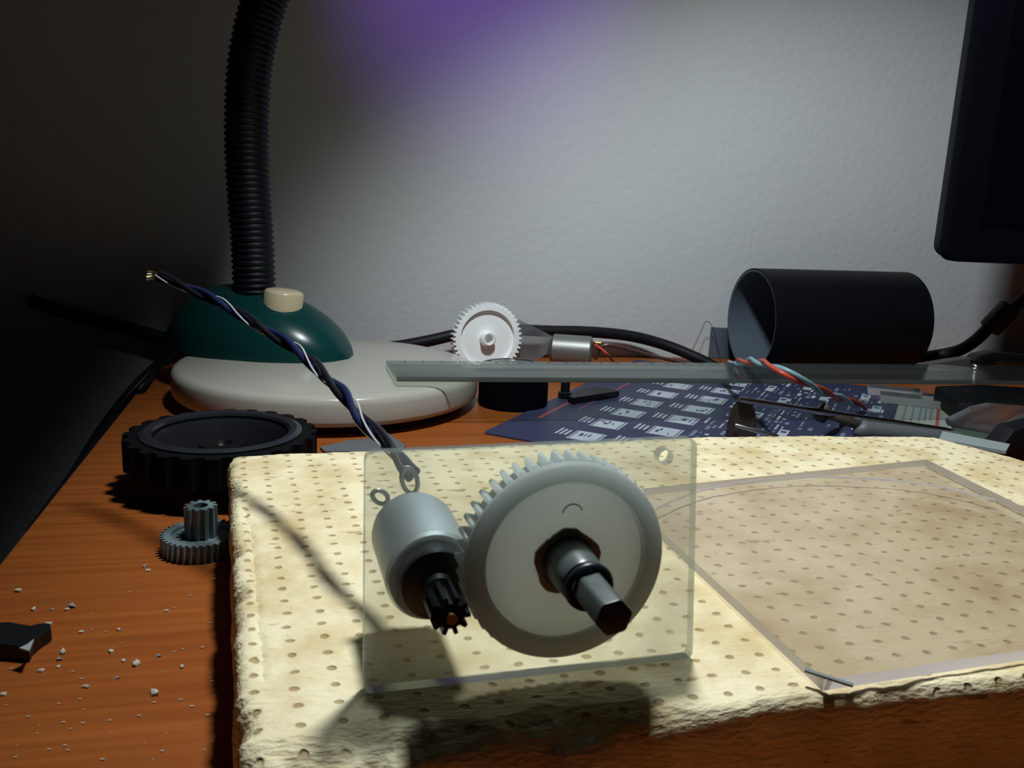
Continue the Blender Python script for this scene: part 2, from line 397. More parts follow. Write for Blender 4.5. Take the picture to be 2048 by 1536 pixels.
# gear ring + web (z runs towards the viewer)
g = gear_bm(.0203, .0185, 46, 0, .0058, .0158)
lathe_bm([(.0158, .0058), (.0196, .0058), (.0199, .0062), (.0199, .0070), (.0195, .0075), (.0162, .0075), (.0158, .0070)], 120, closed=True, bm=g)
gear = finish('gear', g, M['geargrey'], A, at_axis(GC, -.0008), smooth=25)
finish('gear_web', lathe_bm([(.0, .0006), (.0157, .0006), (.0157, .0062), (.0, .0064)], 72), M['geardisc'], gear, at_axis(GC, -.0008)).data
finish('hub', lathe_bm([(.0062, .0060), (.0060, .0068), (.0054, .0074), (.0049, .0078), (.0045, .0158), (.0042, .0164), (.0, .0164)], 40), M['shaft'], gear, at_axis(V((.0024, 0, .0281)), -.0008))
bm = bmesh.new()
ring = []
for k in range(60):
    a = 2*math.pi*k/60; rad = .0064 + .0003*math.sin(5*a) + .0003*random.random()
    ring.append((rad*math.cos(a), rad*math.sin(a)))
prism_bm(ring, .0060, .00652, bm)
finish('grease_ring', bm, M['grease'], gear, at_axis(V((.0022, 0, .0283)), -.0016))
bm = lathe_bm([(.0040 + .0007*math.cos(q), .0172 + .0008*math.sin(q)) for q in [2*math.pi*k/10 for k in range(10)]], 36, closed=True)
finish('collar', bm, M['oring'], A, at_axis(GC + V((.0006, 0, 0)), -.0016))
bm = bmesh.new()
hexp = [(.0035*math.cos(math.radians(60*k+12)), .0035*math.sin(math.radians(60*k+12))) for k in range(6)]
prism_bm(rounded(hexp, .0006, 3), -.004, .0290, bm)
finish('shaft', bm, M['shaft'], A, at_axis(GC + V((.0007, 0, -.0001)), -.0016), smooth=35, bevel=.0003)
# raised mark on web
bm = tube_bm([V((.0020*math.cos(q), .0020*math.sin(q), .0064)) for q in [math.pi*(.1+.85*k/12) for k in range(13)]], .00014, 6)
finish('moulding_mark', bm, M['mark'], gear, at_axis(GC + V((.0006, 0, .0098)), -.0016))
# motor
MC = V((-.0215, 0, .0221))
mo = finish('motor_can', lathe_bm([(0, -.0295), (.0035, -.0295), (.0035, -.0285), (.0080, -.0282), (.0090, -.0274), (.0094, -.0255), (.0094, -.0036), (.0088, -.0030), (.0, -.0030)], 56), M['steel'], A, at_axis(MC, 0))
finish('motor_face', lathe_bm([(.0, .0018), (.0046, .0018), (.0070, .0010), (.0074, -.0026), (.0, -.0026)], 48), M['darksteel'], mo, at_axis(MC, 0))
finish('bearing_boss', lathe_bm([(.0, .0036), (.0028, .0036), (.0032, .0020), (.0034, .0010), (0, .0010)], 32), M['darksteel'], mo, at_axis(MC, 0))
finish('motor_shaft', lathe_bm([(.0, .0150), (.0010, .0150), (.0010, .003), (0, .003)], 20), M['brass'], mo, at_axis(MC, 0))
pin = gear_bm(.0037, .0024, 10, .0060, .0138, .0011, duty=(.28, .16))
finish('pinion', pin, M['black'], mo, at_axis(MC, 0), smooth=20)
pinb = gear_bm(.00245, .0023, 10, .0058, .0134, .0012, duty=(.3, .2))
finish('pinion_core', pinb, M['brass'], mo, at_axis(MC, 0), smooth=20)
for (dx, dz, rx_, rz_) in ((-.0072, .0078, .0016, .0016), (-.0008, .0113, .0017, .0030)):   # solder lugs at the back of the can
    P = [V((MC.x+dx+rx_*math.cos(q)-.0006*math.sin(q), .0285, MC.z+dz+rz_*math.sin(q))) for q in [2*math.pi*k/20 for k in range(21)]]
    finish('terminal', tube_bm(P, .00055, 8), M['solder'], A)
# twisted wires rising from the motor towards the upper left
wp = [PY(826, 950, .1885), PY(812, 935, .192), PY(784, 895, .201), PY(726, 842, .216), PY(688, 790, .232), PY(655, 755, .246), PY(598, 704, .266), PY(520, 652, .288), PY(436, 604, .308), PY(360, 568, .325), PY(318, 552, .333)]
WP = resample(smooth_path(wp, 10), .0006)
for nm, ph, r_, mm, off, pt in (('wire', 0, .0010, 'navy', .0010, .048), ('wire', math.pi, .0010, 'bwire', .0010, .048), ('wire', 1.3, .00026, 'white', .0017, .048)):
    PP = strand(WP, off, pt, ph)
    o = finish(nm, tube_bm(PP, r_, 10), M[mm], A, world=True, smooth=60)
    o['label'] = {'navy': 'dark blue wire strand', 'bwire': 'black wire strand', 'white': 'thin white thread in the twisted wires'}[mm]
for k in range(4):
    a = WP[-1]; q = [a, a + V((-.002, .001*k, .0006*(k-1.5))), a + V((-.0042, .0013*(k-1), .0009*(k-1.5)))]
    finish('wire_end', tube_bm(smooth_path(q, 4), .00035, 6), M['brass' if k % 2 else 'bwire'], A, world=True)
# ------------------------------------------------------------------ clear sheet lying on the foam
SP = [V((.1010, .1455)), V((.1560, .1505)), V((.2290, .1590)), V((.2262, .2306)), V((.2287, .2837)), V((.0965, .2600))]
B = thing('acrylic_sheet', (.16, .21, .0277), 'clear square acrylic sheet lying flat on the right of the foam block', 'plastic sheet')
finish('sheet', prism_bm([tuple(p) for p in SP], .0277, .0302, edge_mat=1), [M['sheet'], M['sheetedge']], B, smooth=0, world=True)
arc = [PZ(x, y, .0303) for x, y in ((1225, 1080), (1300, 1025), (1390, 985), (1480, 966), (1580, 955), (1680, 955), (1800, 962), (1900, 978), (1990, 1000))]
finish('scribed_arc', tube_bm(smooth_path(arc, 8), .00035, 6), M['sheetedge'], B, world=True)
arc2 = [PZ(x, y, .0303) for x, y in ((1610, 1340), (1650, 1353), (1706, 1371))]
finish('glue_streak', tube_bm(smooth_path(arc2, 6), .0005, 6), M['darksteel'], B, world=True)
# ------------------------------------------------------------------ desk lamp
LC = V((.0105, .5145, 0))
D = thing('desk_lamp', LC, 'desk lamp with round cream base, dark green housing and ribbed black gooseneck', 'lamp')
finish('foot', lathe_bm([(0, .0), (.076, .0), (.077, .001), (.077, .0058), (0, .0058)], 96), M['rubber'], D)
finish('base', lathe_bm([(0, .0056), (.0840, .0056), (.0852, .0066), (.0856, .0085), (.0856, .0165), (.0849, .0189), (.0832, .0205), (.0805, .0212), (.05, .0224), (.025, .0230), (0, .0232)], 160), M['cream'], D, smooth=60)
# housing: elongated dome from nose (right, near) to tail (left, far)
nose = PZ(703, 706, .022); tail = PZ(345, 672, .022)
tail = V((-.082, .578, .022)); nose = V((.0215, .515, .022))
cH = (nose+tail)/2; LH = (nose-tail).length/2; dH = (nose-tail).normalized(); nH = V((-dH.y, dH.x, 0))
bm = bmesh.new(); rings = []; NS = 40; NA = 28
for i in range(NS+1):
    s = -1 + 2*i/NS
    hgt = .0385*max(0.0, 1-abs((s+.25)/(1.25 if s > -.25 else .75))**2.1)**.62; wid = .034*max(0.0, 1-abs(s)**2.4)**.5
    hgt = max(hgt, .0006); wid = max(wid, .0006)
    rings.append([bm.verts.new(cH + dH*(s*LH) + nH*(wid*math.cos(math.pi*k/NA)) + V((0, 0, hgt*math.sin(math.pi*k/NA)**.85))) for k in range(NA+1)])
for a, b in zip(rings, rings[1:]):
    for k in range(NA): bm.faces.new((a[k], a[k+1], b[k+1], b[k]))
    bm.faces.new((a[0], b[0], b[NA], a[NA]))
bm.faces.new(rings[0]); bm.faces.new(rings[-1][::-1])
hs = finish('housing', bm, M['green'], D, smooth=70, world=True)
bp = PY(567, 597, .530)
finish('switch_button', lathe_bm([(0, -.012), (.0112, -.012), (.0112, .0030), (.0104, .0044), (.008, .0052), (0, .0056)], 48), M['button'], D, Matrix.Translation(bp) @ Matrix.Rotation(.10, 4, 'Y'), smooth=50, world=True)
npts = [V((-.0320, .545, .050)), V((-.0325, .545, .085)), V((-.0345, .545, .125)), V((-.0342, .545, .16)), V((-.031, .544, .19)), V((-.0225, .543, .222)), V((-.006, .538, .262)), V((.016, .525, .34)), V((.042, .490, .43)), V((.062, .425, .51)), V((.066, .345, .545)), LP - LA*.060]
NP = resample(smooth_path(npts, 10), .00085)
finish('gooseneck', tube_bm(NP, lambda i: .0124 if i % 4 in (1, 2) else .0113, 32), M['neck'], D, smooth=80, world=True)
rot = LA.to_track_quat('Z', 'Y').to_matrix().to_4x4()
finish('lamp_shade', lathe_bm([(.014, -.064), (.020, -.060), (.030, -.045), (.048, -.020), (.066, .006), (.067, .010), (.0645, .009), (.046, -.018), (.028, -.042), (.018, -.056), (.014, -.060)], 64, closed=True), M['shade'], D, Matrix.Translation(LP) @ rot, world=True)
finish('bulb', lathe_bm([(0, -.060), (.012, -.060), (.012, -.052), (.015, -.046), (.015, -.040), (.010, -.034), (0, -.032)], 32), M['bulb'], D, Matrix.Translation(LP) @ rot, world=True)
# ------------------------------------------------------------------ cables
def cable(name, pts, r, m, label, cat='cable', n=8, seg=12):
    o = finish(name, tube_bm(smooth_path(pts, n), r, seg), m, smooth=60)
    return tag(o, label, cat)
cable('power_cable', [PY(60, 600, .634), PY(140, 628, .634), PY(250, 655, .634), PY(360, 685, .633), PY(430, 700, .632), PY(600, 700, .630), PY(770, 695, .628), PY(850, 683, .626), PY(920, 668, .626), PY(1000, 659, .626), PY(1090, 662, .627), PY(1180, 664, .629), PY(1260, 672, .630), PY(1330, 690, .626), PY(1390, 714, .615), PY(1440, 738, .600), PZ(1480, 752, .005)], .0042, M['rubber'], 'thick black power cable running along the wall behind the lamp base')
cable('lamp_cord', [PY(400, 692, .625), PY(363, 700, .622), PY(318, 735, .60), PZ(285, 772, .0045), PY(252, 806, .555), PY(205, 868, .50), PY(165, 930, .45), PY(110, 1000, .40), PY(40, 1120, .33)], .0022, M['rubber'], 'thin black cord slipping over the left edge of the desk')
cable('thin_cord', [PY(395, 686, .63), PY(345, 702, .63), PY(290, 745, .61), PY(240, 800, .59), PY(190, 868, .54), PY(140, 950, .47), PY(60, 1060, .40)], .0014, M['rubber'], 'thinner black cord hanging left of the desk edge, beside the thicker cord')
# ------------------------------------------------------------------ toothed wheel
W = thing('toothed_wheel', (-.0350, .3655, 0), 'large black plastic wheel with coarse teeth behind the left corner of the foam', 'gear wheel')
finish('toothed_rim', gear_bm(.0375, .0352, 24, .010, .0225, .026, duty=(.34, .20)), M['wheel'], W, smooth=25)
finish('drum', lathe_bm([(.026, .0), (.0345, .0), (.0345, .0100), (.026, .0100)], 64, closed=True), M['wheel'], W)
finish('inner_ring', lathe_bm([(.0255, .004), (.0315, .0232), (.0295, .0242), (.0270, .0236), (.0245, .018), (.0235, .004)], 96, closed=True), mat('glossy_black_ring', (.02, .022, .026), .22), W)
finish('hub', lathe_bm([(.0, .004), (.0235, .004), (.0235, .007), (.010, .009), (.009, .018), (.004, .018), (.0, .010)], 48), M['black'], W)
# small strip by the lamp
a = PY(487, 824, .418); b = PY(570, 848, .412)
bm = bmesh.new(); n = V((b.y-a.y, -(b.x-a.x), 0)).normalized()*.0012
vs = [bm.verts.new(p) for p in (V((a.x, a.y, 0)), V((b.x, b.y, 0)), b, a, V((a.x, a.y, 0))-n, V((b.x, b.y, 0))-n, b-n, a-n)]
for f in ((0,1,2,3),(7,6,5,4),(0,4,5,1),(1,5,6,2),(2,6,7,3),(3,7,4,0)): bm.faces.new([vs[i] for i in f])
st = finish('plastic_strip', bm, M['black'], smooth=0)
tag(st, 'small black strip with a pale top edge, standing upright before the lamp base', 'plastic strip')
bm = bmesh.new()
vs = [bm.verts.new(p) for p in (a+V((0,-.0001,.0001)), b+V((0,-.0001,.0001)), b-n+V((0,.0001,.0001)), a-n+V((0,.0001,.0001)), a+V((0,-.0001,.0006)), b+V((0,-.0001,.0006)), b-n+V((0,.0001,.0006)), a-n+V((0,.0001,.0006)))]
for f in ((0,3,2,1),(4,5,6,7),(0,1,5,4),(1,2,6,5),(2,3,7,6),(3,0,4,7)): bm.faces.new([vs[i] for i in f])
finish('pale_edge', bm, M['card'], st, smooth=0)
# grey scrap between lamp and foam
bm = prism_bm([tuple(PZ(x, y, .0006).xy) for x, y in ((640, 896), (700, 882), (752, 878), (775, 868), (812, 893), (800, 905), (650, 905))], .0004, .0012)
tag(finish('plastic_scrap', bm, M['greyp'], smooth=0), 'flat grey plastic scrap between the lamp base and the foam block', 'plastic scrap')
# ------------------------------------------------------------------ small double gear
G = thing('double_gear', (-.0362, .2990, 0), 'small grey double gear lying flat on the desk left of the foam', 'gear')
finish('large_gear', gear_bm(.0131, .0119, 36, .0, .0062, .0095), M['greygear'], G, smooth=25)
finish('gear_web', lathe_bm([(0, .001), (.0097, .001), (.0097, .0050), (0, .0050)], 48), M['greygear'], G)
finish('pinion', gear_bm(.0054, .0042, 11, .0050, .0158, .0024, duty=(.30, .16)), M['greygear'], G, smooth=25)
# ------------------------------------------------------------------ black round pot
P = thing('round_pot', (.1155, .4965, 0), 'short black round pot with a pale top, under the clear ruler', 'pot')
finish('body', lathe_bm([(0, 0), (.0190, 0), (.0203, .0012), (.0203, .0218), (.0195, .0222), (0, .0222)], 64), M['satin'], P)
finish('lid', lathe_bm([(0, .0222), (.0200, .0222), (.0202, .0226), (.0196, .0236), (.018, .0236), (.0175, .0232), (0, .0232)], 64), M['ruler'], P)
# ------------------------------------------------------------------ ruler
R_ = thing('ruler', (.25, .465, .0243), 'long clear ruler lying across the lamp base and the black pot', 'ruler')
RQ = [(.0412, .4945), (.0432, .4495), (.4700, .4310), (.4700, .4810)]
zr = .0243
bm = bmesh.new()
e0 = [V((*RQ[0], zr+.0006)), V((*RQ[3], zr+.0006))]
vs = [bm.verts.new(p) for p in (V((*RQ[1], zr)), V((*RQ[2], zr)), V((*RQ[3], zr)), V((*RQ[0], zr)), V((*RQ[1], zr+.0026)), V((*RQ[2], zr+.0026)), V((RQ[3][0], RQ[3][1]-.010, zr+.0026)), V((RQ[0][0], RQ[0][1]-.010, zr+.0026)), V((*RQ[3], zr+.0020)), V((*RQ[0], zr+.0020)))]
for f, mi in (((3,2,1,0),0), ((4,5,6,7),0), ((7,6,8,9),0), ((0,1,5,4),1), ((1,2,8,6,5),1), ((2,3,9,8),1), ((3,0,4,7,9),1)):
    q = bm.faces.new([vs[i] for i in f]); q.material_index = mi
finish('blade', bm, [M['ruler'], clear('ruler_edge', (.6, .68, .64), .30, (.30, .36, .34), 1)], R_, smooth=0, world=True)
bm = bmesh.new()
for k in range(1, 42):
    f = k*.0103/(RQ[3][0]-RQ[0][0]); x = RQ[0][0] + (RQ[3][0]-RQ[0][0])*f; y = RQ[0][1] + (RQ[3][1]-RQ[0][1])*f
    zA = zr+.0020+.0006*.60+.00008; zB = zr+.0020+.0006*.18+.00008
    bm.faces.new([bm.verts.new(p) for p in ((x-.0003, y-.0060, zA), (x+.0003, y-.0060, zA), (x+.0003, y-.0018, zB), (x-.0003, y-.0018, zB))])
finish('centimetre_marks', bm, M['tick'], R_, smooth=0, world=True)
# ------------------------------------------------------------------ blue printed booklet
b0 = PZ(965, 868).xy; b1 = PZ(1270, 722).xy; sd = (b1-b0).normalized(); td = V((sd.y, -sd.x))
BK = thing('booklet', (*(b0+sd*.12+td*.12), 0), 'dark blue printed booklet with rows of pale diagrams, lying behind the foam block', 'booklet')
def bq(s, t): return b0 + sd*s + td*t
cover = rounded([tuple(bq(0, 0)), tuple(bq(0, .240)), tuple(bq(.262, .240)), tuple(bq(.246, 0))], .004)  # back right corner stretched, dark cover stands in for the pipe's shadow on the desk
finish('cover', prism_bm(cover, .0001, .0009), M['book'], BK, smooth=0, world=True)
PM = ['print', 'printd', 'ink', 'printr', 'printg', 'printe']; pbm = bmesh.new()
def ink(m, s0, s1, t0, t1, z=.00095, sk=0):
    q = [bq(s0, t0), bq(s0, t1), bq(s1, t1+sk), bq(s1, t0+sk)]
    f = pbm.faces.new([pbm.verts.new((p.x, p.y, z)) for p in q]); f.material_index = PM.index(m)
rnd = random.Random(3)
for r_ in range(8):
    for c_, t0 in enumerate((.046, .0765)):
        s = .030*r_ + (.024 if c_ == 0 else .0275) - (.0 if c_ == 0 else .0)
        if s > .232: continue
        t0 += .0011*r_
        for k in range(3): ink('print', s-.0035, s+.0085-.001*k, t0-.0150+.0026*k, t0-.0137+.0026*k)
        ink('print', s-.0085, s+.0085, t0-.0065, t0+.0100)
        ink('ink', s-.0078, s+.0078, t0-.0058, t0-.0052, .00102)
        ink('ink', s-.0078, s+.0078, t0+.0084, t0+.0090, .00102)
        for k in range(rnd.randint(3, 6)):
            a = rnd.uniform(-.006, .003); b = rnd.uniform(-.0038, .0062)
            ink('ink', s+a, s+a+rnd.uniform(.001, .0055), t0+b, t0+b+rnd.uniform(.0004, .0016), .00102)
ink('printr', .044, .108, .0105, .0128); ink('printr', .135, .20, .0225, .0240); ink('printr', .075, .12, .0225, .0233)
t = .092
while t < .180:
    s = .02
    while s < .235:
        L_ = rnd.uniform(.002, .014); wd = rnd.choice((.0008, .0010, .0014, .0022))
        if rnd.random() < .62: ink(rnd.choice(('printd', 'printd', 'print')), s, s+L_, t, t+wd)
        s += L_ + rnd.uniform(.002, .007)
    t += rnd.choice((.0030, .0038, .0052))
for (s, t0) in ((.205, .105), (.172, .118), (.122, .112), (.09, .132), (.198, .140), (.15, .150), (.225, .126), (.215, .163), (.185, .172), (.13, .17)):
    ink('print', s-.008, s+.010, t0, t0+.0052, .00099); ink('ink', s+.003, s+.007, t0+.001, t0+.004, .00104)
ink('printg', .155, .243, .186, .2165); ink('printe', .02, .243, .2180, .235); ink('printr', .160, .240, .2080, .2098, .00102)
for k, tt in enumerate((.190, .1945, .1985, .2015, .2045)): ink('printd', .158+.004*k, .232-.006*(k % 2), tt, tt+.0011, .00102)
finish('printed_pattern', pbm, [M[k] for k in PM], BK, smooth=0, world=True)
# small triangle of second blue sheet near the wall
# ------------------------------------------------------------------ back gear motor
C2 = V((.1148, .5800, .0245))
Q = thing('gear_motor', (.118, .583, 0), 'bright white gear on hazy plate with small motor and red wires, behind the ruler', 'gear motor')
ty = Matrix.Translation(C2) @ Matrix.Rotation(math.radians(8), 4, 'Z') @ Matrix.Rotation(math.radians(-4), 4, 'X') @ RX
gq = finish('gear', gear_bm(.0242, .0222, 46, -.003, .0035, .0190), M['gearwhite'], Q, ty, smooth=25, world=True)
finish('gear_web', lathe_bm([(0, -.002), (.0192, -.002), (.0192, .0008), (.0, .0008)], 64), M['gearwhite'], Q, ty, world=True)
finish('hub', lathe_bm([(.0028, .0), (.0028, .0062), (.0040, .0066), (.0050, .0058), (.0052, .0006), (.0028, .0006)], 40, closed=True), M['gearwhite'], Q, ty, world=True)
pts = [PY(x, y, .590) for x, y in ((960, 640), (1040, 640), (1128, 684), (1052, 736), (940, 742), (922, 690))]
bm = bmesh.new(); a_ = [bm.verts.new(p) for p in pts]; b_ = [bm.verts.new(p + V((0, .0025, 0))) for p in pts]
bm.faces.new(a_); bm.faces.new(b_[::-1])
for i in range(6):
    f = bm.faces.new((a_[i], a_[(i+1) % 6], b_[(i+1) % 6], b_[i])); f.material_index = 1
finish('mounting_plate', bm, [clear('hazy_plate', (.85, .85, .85), .38, (.40, .41, .42), 1, 40), M['acryedge']], Q, smooth=0, world=True)
mdir = V((.93, -.36, 0)).normalized()
mc = PY(1183, 704, .582); mc.z = max(mc.z, .0115)
mr = Matrix.Translation(mc) @ mdir.to_track_quat('Z', 'Y').to_matrix().to_4x4()
mq = finish('motor_can', lathe_bm([(0, -.030), (.004, -.030), (.0085, -.028), (.0108, -.0265), (.0108, -.001), (.0100, .0), (0, .0)], 48), mat('worn_steel', (.26, .27, .25), .45, metal=.7), Q, mr, world=True)
finish('end_cap', lathe_bm([(0, .0024), (.0030, .0024), (.0088, .0016), (.0095, .0), (0, .0)], 40), M['black'], mq, mr, world=True)
mq2 = finish('end_bearing', lathe_bm([(0, .0042), (.0016, .0040), (.0022, .0024), (0, .0024)], 24), M['chrome'], mq, mr, world=True)
for o in (mq.children[0], mq.children[1]): o.location = (0, 0, 0)
e1 = mr @ V((.004, .0045, .003)); e2 = mr @ V((-.004, -.004, .003))
finish('wire', tube_bm(smooth_path([PY(1190, 690, mc.y-.006), PY(1205, 700, .570), PY(1218, 712, .571), PZ(1236, 727, .0016), PZ(1300, 728, .0016)], 8), .0010, 8), M['red'], Q, world=True)['label'] = 'red wire'
finish('wire', tube_bm(smooth_path([e2, PY(1206, 692, .572), PY(1235, 693, .572), PY(1290, 708, .578), PY(1340, 720, .585), PZ(1385, 732, .0020)], 8), .0013, 8), M['dred'], Q, world=True)['label'] = 'brown wire'
finish('terminal', tube_bm([mr @ V((.005, .006, .002)), mr @ V((.005, .006, .006))], .0008, 8), M['brass'], Q, world=True)
# ------------------------------------------------------------------ twisted red and blue wires
tw = [PZ(1228, 733, .0022), PZ(1300, 737, .0022), PZ(1380, 741, .0030), PZ(1436, 741, .007), PZ(1462, 727, .022), PZ(1505, 722, .036), PZ(1550, 735, .042), PZ(1610, 765, .036), PZ(1660, 790, .024), PZ(1700, 803, .012), PZ(1728, 813, .0045)]
tw = tw[2:]
TW = resample(smooth_path(tw, 10), .0008)
TT = thing('twisted_wires', tw[-1], 'red and light blue wires twisted together, arching over the ruler', 'wires')
for ph, mm, lb in ((0, 'red', 'red wire'), (math.pi, 'lblue', 'light blue wire')):
    finish('wire', tube_bm(strand(TW, .00125, .070, ph + .8), .0013, 8), M[mm], TT, smooth=60, world=True)['label'] = lb
# ------------------------------------------------------------------ black pipe
PX = thing('pipe_section', (.372, .5895, 0), 'short wide black plastic pipe lying on its side against the wall', 'pipe')
rr = .0374
mp = Matrix.Translation((.311, .5895, rr)) @ Matrix.Rotation(math.pi/2, 4, 'Y')
finish('outer_wall', lathe_bm([(rr-.0012, .0), (rr, .0004), (rr, .1236), (rr-.0012, .124)], 96), M['pipe'], PX, mp, world=True)
finish('inner_wall', lathe_bm([(rr-.0012, .0), (rr-.0024, .0004), (rr-.0024, .1236), (rr-.0012, .124)], 96), M['pipein'], PX, mp, world=True)
# curved offcut standing behind the pipe opening
bm = bmesh.new(); c0 = PY(1428, 656, .634); c1 = PY(1450, 656, .634)
arcp = []
for k in range(9):
    q = k/8; arcp.append((c0.x + q*.020, .6395 - .004*(1-(2*q-1)**2)))
arcb = [(x, y-.0016) for x, y in arcp]
prism_bm(arcp + arcb[::-1], 0.0003, c0.z, bm)
tag(finish('plastic_offcut', bm, M['pipein']), 'curved grey plastic offcut standing at the mouth of the black pipe', 'plastic offcut')
tag(finish('hair_wire', tube_bm(smooth_path([PY(1385, 700, .63), PY(1400, 668, .63), PY(1412, 643, .63), PY(1425, 655, .63), PY(1437, 700, .63), PZ(1445, 735, .001)], 8), .00022, 6), M['bwire']), 'hair-thin dark wire standing up between the cable and the pipe mouth', 'wire')
# ------------------------------------------------------------------ monitor
mb = PY(1873, 522, .5); be = math.radians(-10)
MN = thing('monitor', (mb.x + .006, mb.y, 0), 'black monitor with a rounded corner, at the upper right before the wall', 'monitor', be)
def round_rect(x0, x1, z0, z1, r, n=6):
    out = []
    for cx_, cz_, a0 in ((x1-r, z1-r, 0), (x0+r, z1-r, 90), (x0+r, z0+r, 180), (x1-r, z0+r, 270)):
        for k in range(n+1):
            a = math.radians(a0+90*k/n); out.append((cx_+r*math.cos(a), cz_+r*math.sin(a)))
    return out
def slab(name, poly, y0, y1, m, parent, bevel=0):
    bm = prism_bm([(p[0], p[1]) for p in poly], -y1, -y0)
    return finish(name, bm, m, parent, RX, smooth=35, bevel=bevel)
zb = mb.z
slab('bezel', round_rect(0, .50, zb, zb+.31, .008), 0, .010, M['satin'], MN, bevel=.0008)
slab('rear_shell', round_rect(.002, .498, zb+.002, zb+.308, .008), .0102, .022, mat('shell_plastic', (.006, .006, .008), .5, spec=.2), MN, bevel=.002)
slab('screen', round_rect(.020, .48, zb+.022, zb+.29, .001), -.0004, .0004, M['screen'], MN)
slab('stand_neck', round_rect(.30, .36, .010, zb+.10, .004), .0225, .04, M['black'], MN)
slab('stand_foot', round_rect(.22, .44, 0.0, .010, .003), -.05, .10, M['black'], MN)
MC_ = thing('monitor_cable', PY(1850, 712, .6), 'black monitor cable with a moulded bulge, rising to the right of the pipe', 'cable')
finish('cord', tube_bm(smooth_path([PZ(1770, 722, .0062), PZ(1830, 716, .007), PY(1880, 710, .585), PY(1920, 700, .583), PY(1952, 680, .580), PY(1978, 655, .577), PY(2010, 628, .573), PY(2050, 595, .568), PY(2110, 530, .56)], 8), .0046, 14), M['rubber'], MC_, smooth=60, world=True)
fa = PY(1976, 660, .577); fb = PY(2022, 612, .571); fd = (fb-fa).normalized()
finish('ferrite_core', tube_bm([fa, fa+fd*.0015, fb-fd*.0015, fb], lambda i: (.0062, .0082, .0082, .0062)[i], 18), M['black'], MC_, smooth=40, world=True)
# ------------------------------------------------------------------ black lever piece behind the pot
LV = thing('plastic_lever', PZ(1150, 797), 'small black plastic lever with an upright peg, between the pot and the booklet', 'plastic part')
p0 = PZ(1131, 800, .0); 
finish('peg', lathe_bm([(0, .0012), (.0042, .0012), (.0042, .0045), (.0028, .0050), (.0028, .0120), (0, .0122)], 28), M['black'], LV, Matrix.Translation((p0.x, p0.y+.002, 0)), world=True)
a = PZ(1140, 800, .003); b = PZ(1232, 786, .003); d = (b-a).normalized(); n = V((-d.y, d.x, 0))
finish('arm', prism_bm([tuple((a-n*.003).xy), tuple((b-n*.003).xy), tuple((b+n*.001).xy), tuple((b+n*.012-d*.004).xy), tuple((a+d*.022+n*.014).xy), tuple((a+n*.002).xy)], .0012, .0050), M['black'], LV, smooth=0, bevel=.0005, world=True)
# ------------------------------------------------------------------ tools and scraps at the right
def rod(name, a, b, r, m, parent=None, seg=14):
    return finish(name, tube_bm([a, a+(b-a)*.03, b-(b-a)*.03, b], lambda i: (r*.8, r, r, r*.8)[i], seg), m, parent, smooth=50, world=parent is not None)
BR = thing('metal_bracket', PZ(1480, 872), 'long metal rod with a dark rounded end plate, resting on the booklet', 'metal bracket')
a = PY(1452, 872, .398)
pl = [PY(x, y, .398) for x, y in ((1450, 874), (1455, 845), (1464, 815), (1476, 799), (1490, 796), (1502, 806), (1508, 830), (1511, 874))]
bm = bmesh.new(); fa_ = [bm.verts.new(p) for p in pl]; fb_ = [bm.verts.new(p + V((.003, .004, 0))) for p in pl]
bm.faces.new(fa_); bm.faces.new(fb_[::-1])
for i in range(len(pl)): j = (i+1) % len(pl); bm.faces.new((fa_[i], fa_[j], fb_[j], fb_[i]))
finish('end_plate', bm, M['brown'], BR, smooth=0, world=True)
rod('rod', PY(1478, 799, .3965), PY(1900, 862, .412), .0017, M['chrome'], BR)
rod('lower_rod', PY(1470, 850, .3960), PY(1556, 874, .388), .0012, M['chrome'], BR)
SD = thing('screwdriver', PZ(1720, 858), 'worn screwdriver with a brown collar and grey handle, under the metal rod', 'screwdriver')
rod('collar', PY(1638, 836, .405), PY(1652, 816, .408), .0040, M['brown'], SD)
rod('shank', PY(1648, 826, .405), PY(1722, 853, .400), .0023, M['brown'], SD)
finish('handle', tube_bm(smooth_path([PY(1712, 852, .401), PY(1730, 861, .400), PY(1790, 868, .400), PY(1860, 877, .400), PY(1915, 882, .402)], 5), lambda i: min(.0052, .0024+.0008*i), 14), M['greyp'], SD, smooth=60, world=True)
for nm, x0, y0, x1, y1, lb, yy in (('acrylic_offcut', 1738, 775, 1845, 786, 'narrow clear acrylic offcut, farther of two lying before the pipe', .47), ('acrylic_offcut', 1762, 790, 1905, 806, 'wider clear acrylic offcut, nearer of two lying before the pipe', .45)):
    a = PZ(x0, y0, .006); b = PZ(x1, y1, .006); d = (b-a).normalized(); n = V((-d.y, d.x, 0))
    o = finish(nm, prism_bm([tuple(a.xy), tuple(b.xy), tuple((b+n*.014).xy), tuple((a+n*.014).xy)], .0012, .006, edge_mat=1), [M['film'], M['sheetedge']], smooth=0)
    tag(o, lb, 'acrylic offcut', 'clear offcuts on the booklet')
